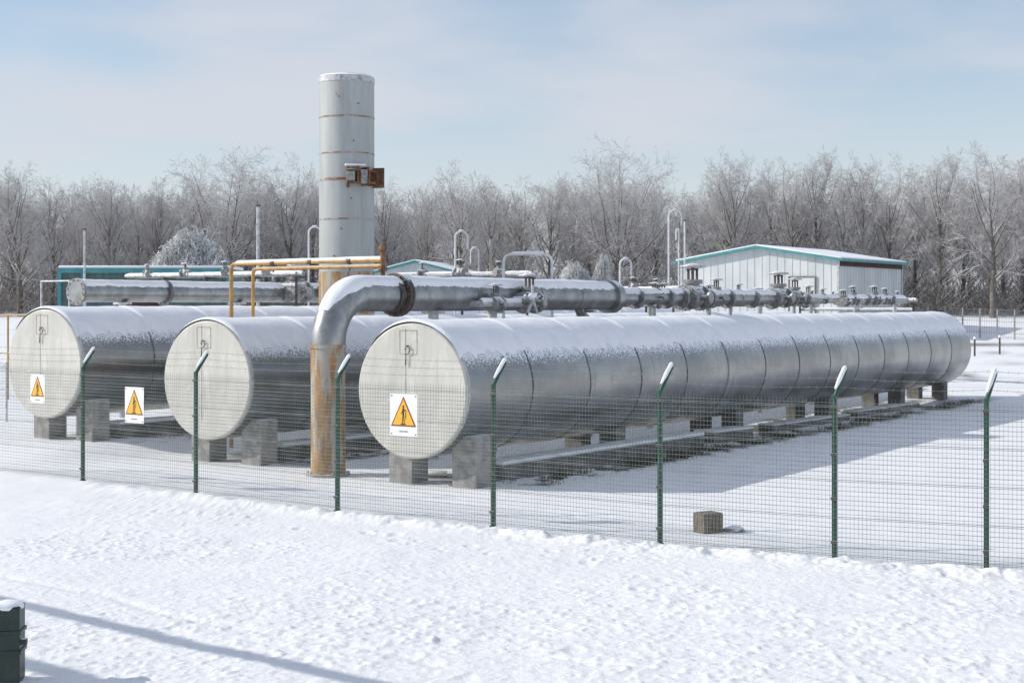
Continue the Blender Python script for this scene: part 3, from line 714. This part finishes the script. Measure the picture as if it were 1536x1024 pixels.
# signs
def sign(i,u,zc,s=1.0,first=[None]):
    p=Vector(FP[i]);q=Vector(FP[i+1]);d=(q-p).normalized();c=p.lerp(q,u);n=Vector((d.y,-d.x))
    loc=(c.x+n.x*.062,c.y+n.y*.062,zc);rot=math.atan2(d.y,d.x)
    if first[0]: return dup(first[0],loc,rot,s)
    th=thing('warning_sign',loc,'white warning placard with yellow triangle hung on fence','sign',rot,'warning signs on the fence')
    w,h=.26,.315
    mb=MB();mb.box((0,0,0),(w*2,.006,h*2));part(th,'placard',mb,'swhite',smooth=False)
    def poly(pts,y,nm,mt):
        mb=MB();mb.add([(x,y,z) for x,z in pts],[tuple(range(len(pts)))]);
        o=part(th,nm,mb,mt,smooth=False);return o
    T=.242;hb=-.17
    def tri(sc): 
        cx,cz=0,hb+.15
        return [(cx+(x-cx)*sc,cz+(z-cz)*sc) for x,z in ((-T,hb),(T,hb),(0,hb+.45))]
    poly(tri(1),-.0055,'triangle_border','sred');poly(tri(.86),-.008,'yellow_triangle','syel')
    mb=MB();y=-.0105
    def pg(pts): mb.add([(x,y,z-.04) for x,z in pts],[tuple(range(len(pts)))])
    pg([(.017*math.cos(a),.170+.017*math.sin(a)) for a in np.linspace(0,6.28,13)[:-1]])
    pg([(-.014,.03),(.014,.03),(.017,.148),(-.017,.148)])
    pg([(-.014,.03),(.001,.03),(-.010,-.09),(-.024,-.09)]);pg([(.003,.03),(.014,.03),(.026,-.09),(.013,-.09)])
    pg([(.014,.125),(.014,.105),(.055,.100),(.055,.115)]);pg([(.046,.10),(.058,.10),(.050,.03),(.058,.03),(.038,-.05),(.042,.015),(.036,.015)])
    pg([(-.016,.11),(-.045,.055),(-.036,.05),(-.014,.085)])
    pg([(-.05,-.09),(.05,-.09),(.05,-.105),(-.05,-.105)])
    part(th,'figure_symbol',mb,'sblk',smooth=False)
    mb=MB()
    for k in range(7): mb.box((-.075+.025*k,-.0045,-.245),(.015,.003,.022 if k%3 else .014))
    part(th,'caption_strip',mb,'seam',smooth=False)
    for sx in (-1,1):
        for sz_ in (-1,1):
            mb=MB(); mb.box((sx*(w-.03),-.006,sz_*(h-.03)),(.018,.008,.018));part(th,'fixing',mb,'seam',smooth=False)
    first[0]=th;return th
sign(3,.46,1.58); sign(1,.50,1.47); sign(0,.61,1.66,.85)
# ------------------------------------------------------------ foreground bollard and debris
x,y=-4.37,13.3
th=thing('bollard',(x,y,0),'short blackish green metal bollard with snow cap','bollard',.1)
mb=MB();mb.box((0,0,.28),(.24,.24,.72));part(th,'post',mb,'greend',bevel=.015)
for z in (.42,.25):
    mb=MB();mb.box((0,0,z),(.265,.26,.035));part(th,'collar',mb,'greend',bevel=.006)
mb=MB();mb.tube([(.12,-.05,.33),(.17,-.05,.33)],.03,8);part(th,'bolt',mb,'darkm')
mb=MB();mb.ball((0,0,.63),.135,14,8,jit=.06,sc=(1,1,.38));part(th,'snow_cover',mb,'snow')
x,y=W(1062,21.8),21.8
th=thing('wooden_crate',(x,y,0),'small weathered slatted crate standing in the snow','crate',.5)
mb=MB()
for k in range(5): mb.box((-.12+.06*k,-.13,.13),(.05,.02,.28));mb.box((-.12+.06*k,.13,.13),(.05,.02,.28));mb.box((.155,-.11+.055*k,.13),(.02,.045,.28));mb.box((-.155,-.11+.055*k,.13),(.02,.045,.28))
mb.box((0,0,.12),(.27,.22,.22));part(th,'slat',mb,'wood',smooth=False)
mb=MB();mb.box((0,0,.275),(.31,.27,.02));part(th,'lid',mb,'wood',bevel=.008)
th=thing('stone',(x+.38,y+.05,0),'small broken concrete lump half buried in snow','stone')
mb=MB();mb.ball((0,0,.02),.13,9,6,jit=.35,sc=(1.2,.8,.55));part(th,'lump',mb,'conc',smooth=False)
# unseen pipe pair added out of frame to cast shadow streaks on near snow
dv2=Vector((.767,-.642,0))
th=thing('shadow_caster_pipe',(-17.2,20.6,0),'added unseen pair of overhead pipes on poles casting shadow streaks','pipe',0)
P0_=Vector((-17.2,20.6,4.5));P1_=P0_+dv2*16.0
for o_,rr in ((0.0,.085),(1.45,.10)):
    off=Vector((-.642,-.767,0))*o_
    mb=MB();mb.tube([P0_+off+dv2*t+Vector((0,0,-.12*math.sin(math.pi*t/16))) for t in np.linspace(0,16,17)],rr,12);part(th,'caster_pipe',mb,'steelw',world=True)
for p in (P0_,P1_):
    mb=MB();mb.box((p.x-.46,p.y-.55,2.2),(.16,.16,4.7));mb.box((p.x-.46,p.y-.55,4.35),(.12,2.2,.12),math.radians(-40));part(th,'post',mb,'wood',world=True)

# far fence
fs0=None
for k in range(16):
    px=1340+k*26;Yd=84-k*.6;x=W(px,Yd);x2=W(px+26,Yd-.6)
    rot=math.atan2(-.6,x2-x)
    if fs0 is None:
        fs0=thing('fence_section',(x,Yd,g(x,Yd)),'thin grey post and wire fence section in snow','fence',rot,'post and wire fence by the woodland')
        mb=MB();mb.box((0,0,.75),(.06,.06,1.6));part(fs0,'post',mb,'conc',smooth=False)
        mb=MB()
        for z in (.3,.6,.9,1.2,1.5): mb.tube([(0,0,z),(1.0,0,z-.02)],.010,5)
        for q in range(1,8): mb.tube([(q/8,0,.1),(q/8,0,1.5)],.006,4)
        part(fs0,'wire',mb,'seam')
    else: dup(fs0,(x,Yd,g(x,Yd)),rot,(1,1,1))
for k in range(7):
    Yd=70;x=W(1462+k*24,Yd)
    if k==0:
        rp0=thing('marker_post',(x,Yd,g(x,Yd)),'short dark marker post in the snow','post',0,'marker posts in the snow')
        mb=MB();mb.tube([(0,0,-.1),(0,0,.8)],.045,8);part(rp0,'shaft',mb,'darkm');mb=MB();mb.ball((0,0,.82),.07,8,5);part(rp0,'snow_cover',mb,'snow')
    elif k in(2,5): dup(rp0,(x,Yd+k*.5,g(x,Yd+k*.5)))

# ------------------------------------------------------------ trees
def gen_tree(seed,h,kids=(20,8,6,3),spread=.5,first_h=.22,up=.18,ln=.42,vase=0,twr=.0095):
    rd=random.Random(seed);trunk=[];crown=[]
    tl=h*(.70 if not vase else .50)
    def rv(): return Vector((rd.gauss(0,1),rd.gauss(0,1),rd.gauss(0,1)))
    def grow(p,d,L_,r,lev,store):
        n=(9,7,5,3,2)[lev];pts=[p];dirs=[d];q=p.copy();dd=d.copy();rs=[r]
        for i in range(n):
            dd=(dd+rv()*(.05,.08,.11,.15,.2)[lev]+Vector((0,0,(.02,up,up*.5,up*.15,-.03)[lev]))).normalized()
            q2=q+dd*L_/n;r2=max(r*(1-.82*(i+1)/n),twr*.7)
            store.append((q,q2,rs[-1],r2));q=q2;pts.append(q);dirs.append(dd);rs.append(r2)
        if lev>=4 or lev>=len(kids): return
        c=kids[lev];c=max(1,int(c*rd.uniform(.8,1.2)))
        for j in range(c):
            s=first_h+(1-first_h)*(j+rd.random())/c if lev==0 else .22+.78*(j+rd.random())/c
            s=min(s,.98);f=s*n;i=int(f);pp=pts[i].lerp(pts[i+1],f-i);rr=max(rs[i]*(.62 if lev==0 else .6),twr)
            dd=dirs[i];o=dd.orthogonal().normalized();o=Matrix.Rotation(rd.random()*6.283 if lev else j*2.4+rd.random(),3,dd)@o
            sp=spread*rd.uniform(.7,1.25)*(1.25 if lev else 1.5-.9*s)
            nd=(dd*math.cos(sp)+o*math.sin(sp)).normalized()
            if lev==0: 
                zz=pp.z/h
                l2=h*ln*rd.uniform(.85,1.08)*(1.0 if vase else math.sqrt(max(.12,1-((zz-.42)/.62)**2)))
            else: l2=L_*(.52,.52,.52,.5)[lev]*(1.15-.55*s)*rd.uniform(.7,1.2)
            grow(pp,nd,l2,min(rr,.014*l2+twr),lev+1,trunk if lev==0 else crown)
    grow(Vector((0,0,-.3)),Vector((0,0,1)),tl,.016*h+.04,0,trunk)
    zm=max(s[1].z for s in trunk+crown);k=h/zm
    f=lambda L__:[(a*k,b*k,c,d) for a,b,c,d in L__]
    return f(trunk),f(crown)
variants=[]
specs=[(1,12,(20,10,8,4),.70,.24,.10,.36,0),(2,12,(22,9,8,4),.60,.20,.12,.34,0),(3,12,(18,11,8,4),.80,.30,.10,.54,1),(4,12,(21,10,8,4),.78,.26,.08,.38,0),(5,12,(18,11,8,4),.70,.38,.12,.52,1),(6,12,(22,9,8,4),.85,.20,.06,.36,0),(7,12,(19,11,8,4),.74,.30,.09,.42,0)]
for sp in specs:
    t,c=gen_tree(sp[0],sp[1],sp[2],sp[3],sp[4],sp[5],sp[6],sp[7])
    a=segs_mesh('trunk',t,6);b=segs_mesh('crown',c,3);a.materials.append(M['bark']);b.materials.append(M['twig'])
    variants.append((a,b))
def tree(px,ytop,Yd,v,wid=1.0,lab=None):
    x=W(px,Yd);z0=g(x,Yd);h=ZH(ytop,Yd)-z0
    th=thing('bare_tree',(x,Yd,z0),lab or 'bare frosted winter tree at the edge of the wood','tree',random.random()*6.28,'frosted trees of the woodland edge')
    sc=h/12.0;th.scale=(sc*wid,sc*wid,sc)
    for nm,me_ in (('trunk',variants[v][0]),('crown',variants[v][1])):
        o=bpy.data.objects.new(nm,me_);COL.objects.link(o);o.parent=th
    return th
main=[(30,240,103,3,1.1),(75,262,108,1,1),(112,268,112,4,.8),(165,256,106,0,1),(205,278,110,5,1),(240,262,108,1,1),(288,245,112,6,.8),(340,205,106,2,1.1),(400,260,112,1,.9),(437,228,107,6,.85),(470,255,112,0,.9),
(585,262,108,3,.9),(640,268,110,0,.9),(690,235,104,6,.85),(735,262,112,5,.9),(780,285,108,1,1),(822,256,106,3,.9),(862,265,111,0,.9),(925,205,104,2,1.05),(980,258,112,1,.9),
(1068,232,110,4,.85),(1103,218,106,0,.95),(1155,238,112,1,.9),(1190,232,108,6,.8),(1222,218,111,3,.9),(1262,252,106,5,.9),(1295,224,110,0,.9),(1335,228,106,6,.85),(1370,248,112,1,.9),(1408,220,104,3,.95),(1445,250,111,0,.9),(1490,206,100,6,1.05),(1535,235,106,1,1),(1570,225,104,3,1.1),(-30,250,106,0,1.1)]
labs={7:'large bare tree with broad fan shaped frosted crown',18:'tall bare tree with wide fan shaped frosted crown',13:'bare tree with gnarled upper branches',31:'big frosted tree with dense spreading branches'}
for i,(a,b,c,v,w) in enumerate(main): tree(a,b,c,v,w,labs.get(i))
for k in range(24):
    px=-60+k*72+random.uniform(-30,30);tree(px,random.uniform(258,298),random.uniform(114,120),random.choice((0,1,3,5,6)),1.05)
# woodland mass behind
lowv=[]
for sp in (( 11,12,(20,10,7),.65,.15,.12,.36,0),(12,12,(24,9,7),.6,.12,.12,.34,0),(13,12,(18,10,7),.75,.2,.10,.42,0)):
    t,c=gen_tree(sp[0],sp[1],sp[2],sp[3],sp[4],sp[5],sp[6],sp[7],twr=.014)
    s=t+c;a=np.array([list(q[0])+list(q[1])+[q[2],q[3]] for q in s]);lowv.append(segs_arr(a[:,:3],a[:,3:6],a[:,6]*1.1,a[:,7]*1.15,3))
VV=[];QQ=[];o_=0
for k in range(100):
    Yd=random.uniform(122,150);x=-62+124*(k+random.random())/100*(Yd/140);z0=g(x,Yd);h=(ZH(random.uniform(268,320),Yd)-z0)/12
    v,q=lowv[k%3];a=random.random()*6.28;c_,s_=math.cos(a),math.sin(a)
    v2=np.stack([(v[:,0]*c_-v[:,1]*s_)*h*1.15+x,(v[:,0]*s_+v[:,1]*c_)*h*1.15+Yd,v[:,2]*h+z0],1)
    VV.append(v2);QQ.append(q+o_);o_+=len(v)
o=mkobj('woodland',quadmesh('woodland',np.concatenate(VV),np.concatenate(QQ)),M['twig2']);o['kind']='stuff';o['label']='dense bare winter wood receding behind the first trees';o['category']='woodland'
# undergrowth
N_=70000
x=rng.uniform(-62,62,N_);y=rng.uniform(101,135,N_);x*=y/118
z=gz(x,y)+np.abs(rng.normal(0,1,N_))*1.3*(.5+vn(x/4,y/4,5));ln_=rng.uniform(.4,1.3,N_)
dv=rng.normal(0,1,(N_,3))*np.array([.7,.7,.35])+np.array([0,0,.8]);dv/=np.linalg.norm(dv,axis=1)[:,None]
P0=np.stack([x,y,z-.2],1);v,q=segs_arr(P0,P0+dv*ln_[:,None],np.full(N_,.018),np.full(N_,.008),3)
o=mkobj('undergrowth',quadmesh('undergrowth',v,q),M['thick']);o['kind']='stuff';o['label']='tangled brown undergrowth at the foot of the trees';o['category']='undergrowth'
# frosted bushes
rd=random.Random(5);segs=[]
for k in range(8500):
    a=rd.random()*6.283;el=math.acos(rd.uniform(-.1,1));rr=rd.uniform(.66,1.0)**.5*(1+.05*math.sin(a*3+el*4)+.04*math.sin(a*7+el*6))
    d=Vector((math.cos(a)*math.sin(el),math.sin(a)*math.sin(el),math.cos(el)*1.0))
    q=Vector((d.x*rr*.97,d.y*rr*.97,max(d.z,0)*rr*.97))
    dd=(d*.15+Vector((rd.gauss(0,.6),rd.gauss(0,.6),rd.gauss(0,.3)-.2))).normalized()
    for s in range(3):
        dd=(dd+Vector((d.x*.12+rd.gauss(0,.2),d.y*.12+rd.gauss(0,.2),-.32))).normalized();q2=q+dd*.045;segs.append((q,q2,.0070,.0050));q=q2
for k in range(60):
    a=rd.random()*6.283;el=math.acos(rd.uniform(.1,1));q=Vector((0,0,-.05));d=Vector((math.cos(a)*math.sin(el),math.sin(a)*math.sin(el),math.cos(el)))
    for s in range(5):
        q2=q+d*.17+Vector((rd.gauss(0,.02),rd.gauss(0,.02),0));segs.append((q,q2,.014,.01));q=q2
bmesh_=segs_mesh('frosted_twigs',segs);bmesh_.materials.append(M['fbush'])
for i,(px,yt,Yd,hw) in enumerate(((283,343,94,68),(326,372,93,34),(862,392,98,36),(905,382,99,20))):
    x=W(px,Yd);z0=g(x,Yd);h=ZH(yt,Yd)-z0;w_=hw*Yd/F
    th=thing('frosted_bush',(x,Yd,z0),'domed bush thickly coated in white frost','bush',i*1.3,'frost covered bushes')
    th.scale=(w_/1.0,w_/1.0,h)
    o=bpy.data.objects.new('foliage',bmesh_);COL.objects.link(o);o.parent=th

# ------------------------------------------------------------ world, sun, camera
EL=30;sd=Vector((-.995,.06)).normalized()
w=bpy.data.worlds.new('World');S.world=w;w.use_nodes=True
N=w.node_tree.nodes;L=w.node_tree.links;bg=N['Background']
sky=N.new('ShaderNodeTexSky');sky.sky_type='NISHITA';sky.sun_disc=False;sky.sun_elevation=math.radians(EL);sky.sun_rotation=math.atan2(sd.x,sd.y)%(2*math.pi)
sky.air_density=1.0;sky.dust_density=.3;sky.ozone_density=2.0
tc=N.new('ShaderNodeTexCoord');sp=N.new('ShaderNodeSeparateXYZ');L.new(tc.outputs['Generated'],sp.inputs[0])
mp=N.new('ShaderNodeMapping');mp.inputs['Scale'].default_value=(2.0,2.0,7);mp.inputs['Location'].default_value=(.9,.1,.35);L.new(tc.outputs['Generated'],mp.inputs[0])
n=N.new('ShaderNodeTexNoise');n.inputs['Scale'].default_value=2.0;n.inputs['Detail'].default_value=5;n.inputs['Roughness'].default_value=.45;n.inputs['Distortion'].default_value=.15;L.new(mp.outputs[0],n.inputs['Vector'])
cr=N.new('ShaderNodeMapRange');cr.interpolation_type='SMOOTHSTEP';cr.inputs['From Min'].default_value=.38;cr.inputs['From Max'].default_value=.68;cr.inputs['To Min'].default_value=.28;cr.inputs['To Max'].default_value=.9;L.new(n.outputs['Fac'],cr.inputs['Value'])
hz=N.new('ShaderNodeMapRange');hz.inputs['From Min'].default_value=.0;hz.inputs['From Max'].default_value=.19;hz.inputs['To Min'].default_value=.95;hz.inputs['To Max'].default_value=.1;L.new(sp.outputs['Z'],hz.inputs['Value'])
mxm=N.new('ShaderNodeMath');mxm.operation='MAXIMUM';L.new(cr.outputs[0],mxm.inputs[0]);L.new(hz.outputs[0],mxm.inputs[1])
mx=N.new('ShaderNodeMix');mx.data_type='RGBA';L.new(mxm.outputs[0],mx.inputs[0]);L.new(sky.outputs[0],mx.inputs[6]);mx.inputs[7].default_value=(4.95,5.1,5.6,1)
L.new(mx.outputs[2],bg.inputs['Color']);bg.inputs['Strength'].default_value=.138
sl=bpy.data.lights.new('sun','SUN');sl.energy=3.7;sl.angle=math.radians(.5);sl.color=(1,.95,.87)
so=bpy.data.objects.new('sun',sl);COL.objects.link(so)
dv=Vector((sd.x*math.cos(math.radians(EL)),sd.y*math.cos(math.radians(EL)),math.sin(math.radians(EL))))
so.rotation_euler=dv.to_track_quat('Z','Y').to_euler()
cd=bpy.data.cameras.new('camera');cd.lens=36*F/1536;cd.sensor_width=36;cd.shift_y=-57/1536;cd.clip_end=3000;cd.clip_start=.1
co=bpy.data.objects.new('camera',cd);COL.objects.link(co);co.location=(0,0,H);co.rotation_euler=(math.radians(90),0,0)
S.camera=co
S.view_settings.view_transform='Standard';S.view_settings.look='None';S.view_settings.exposure=0
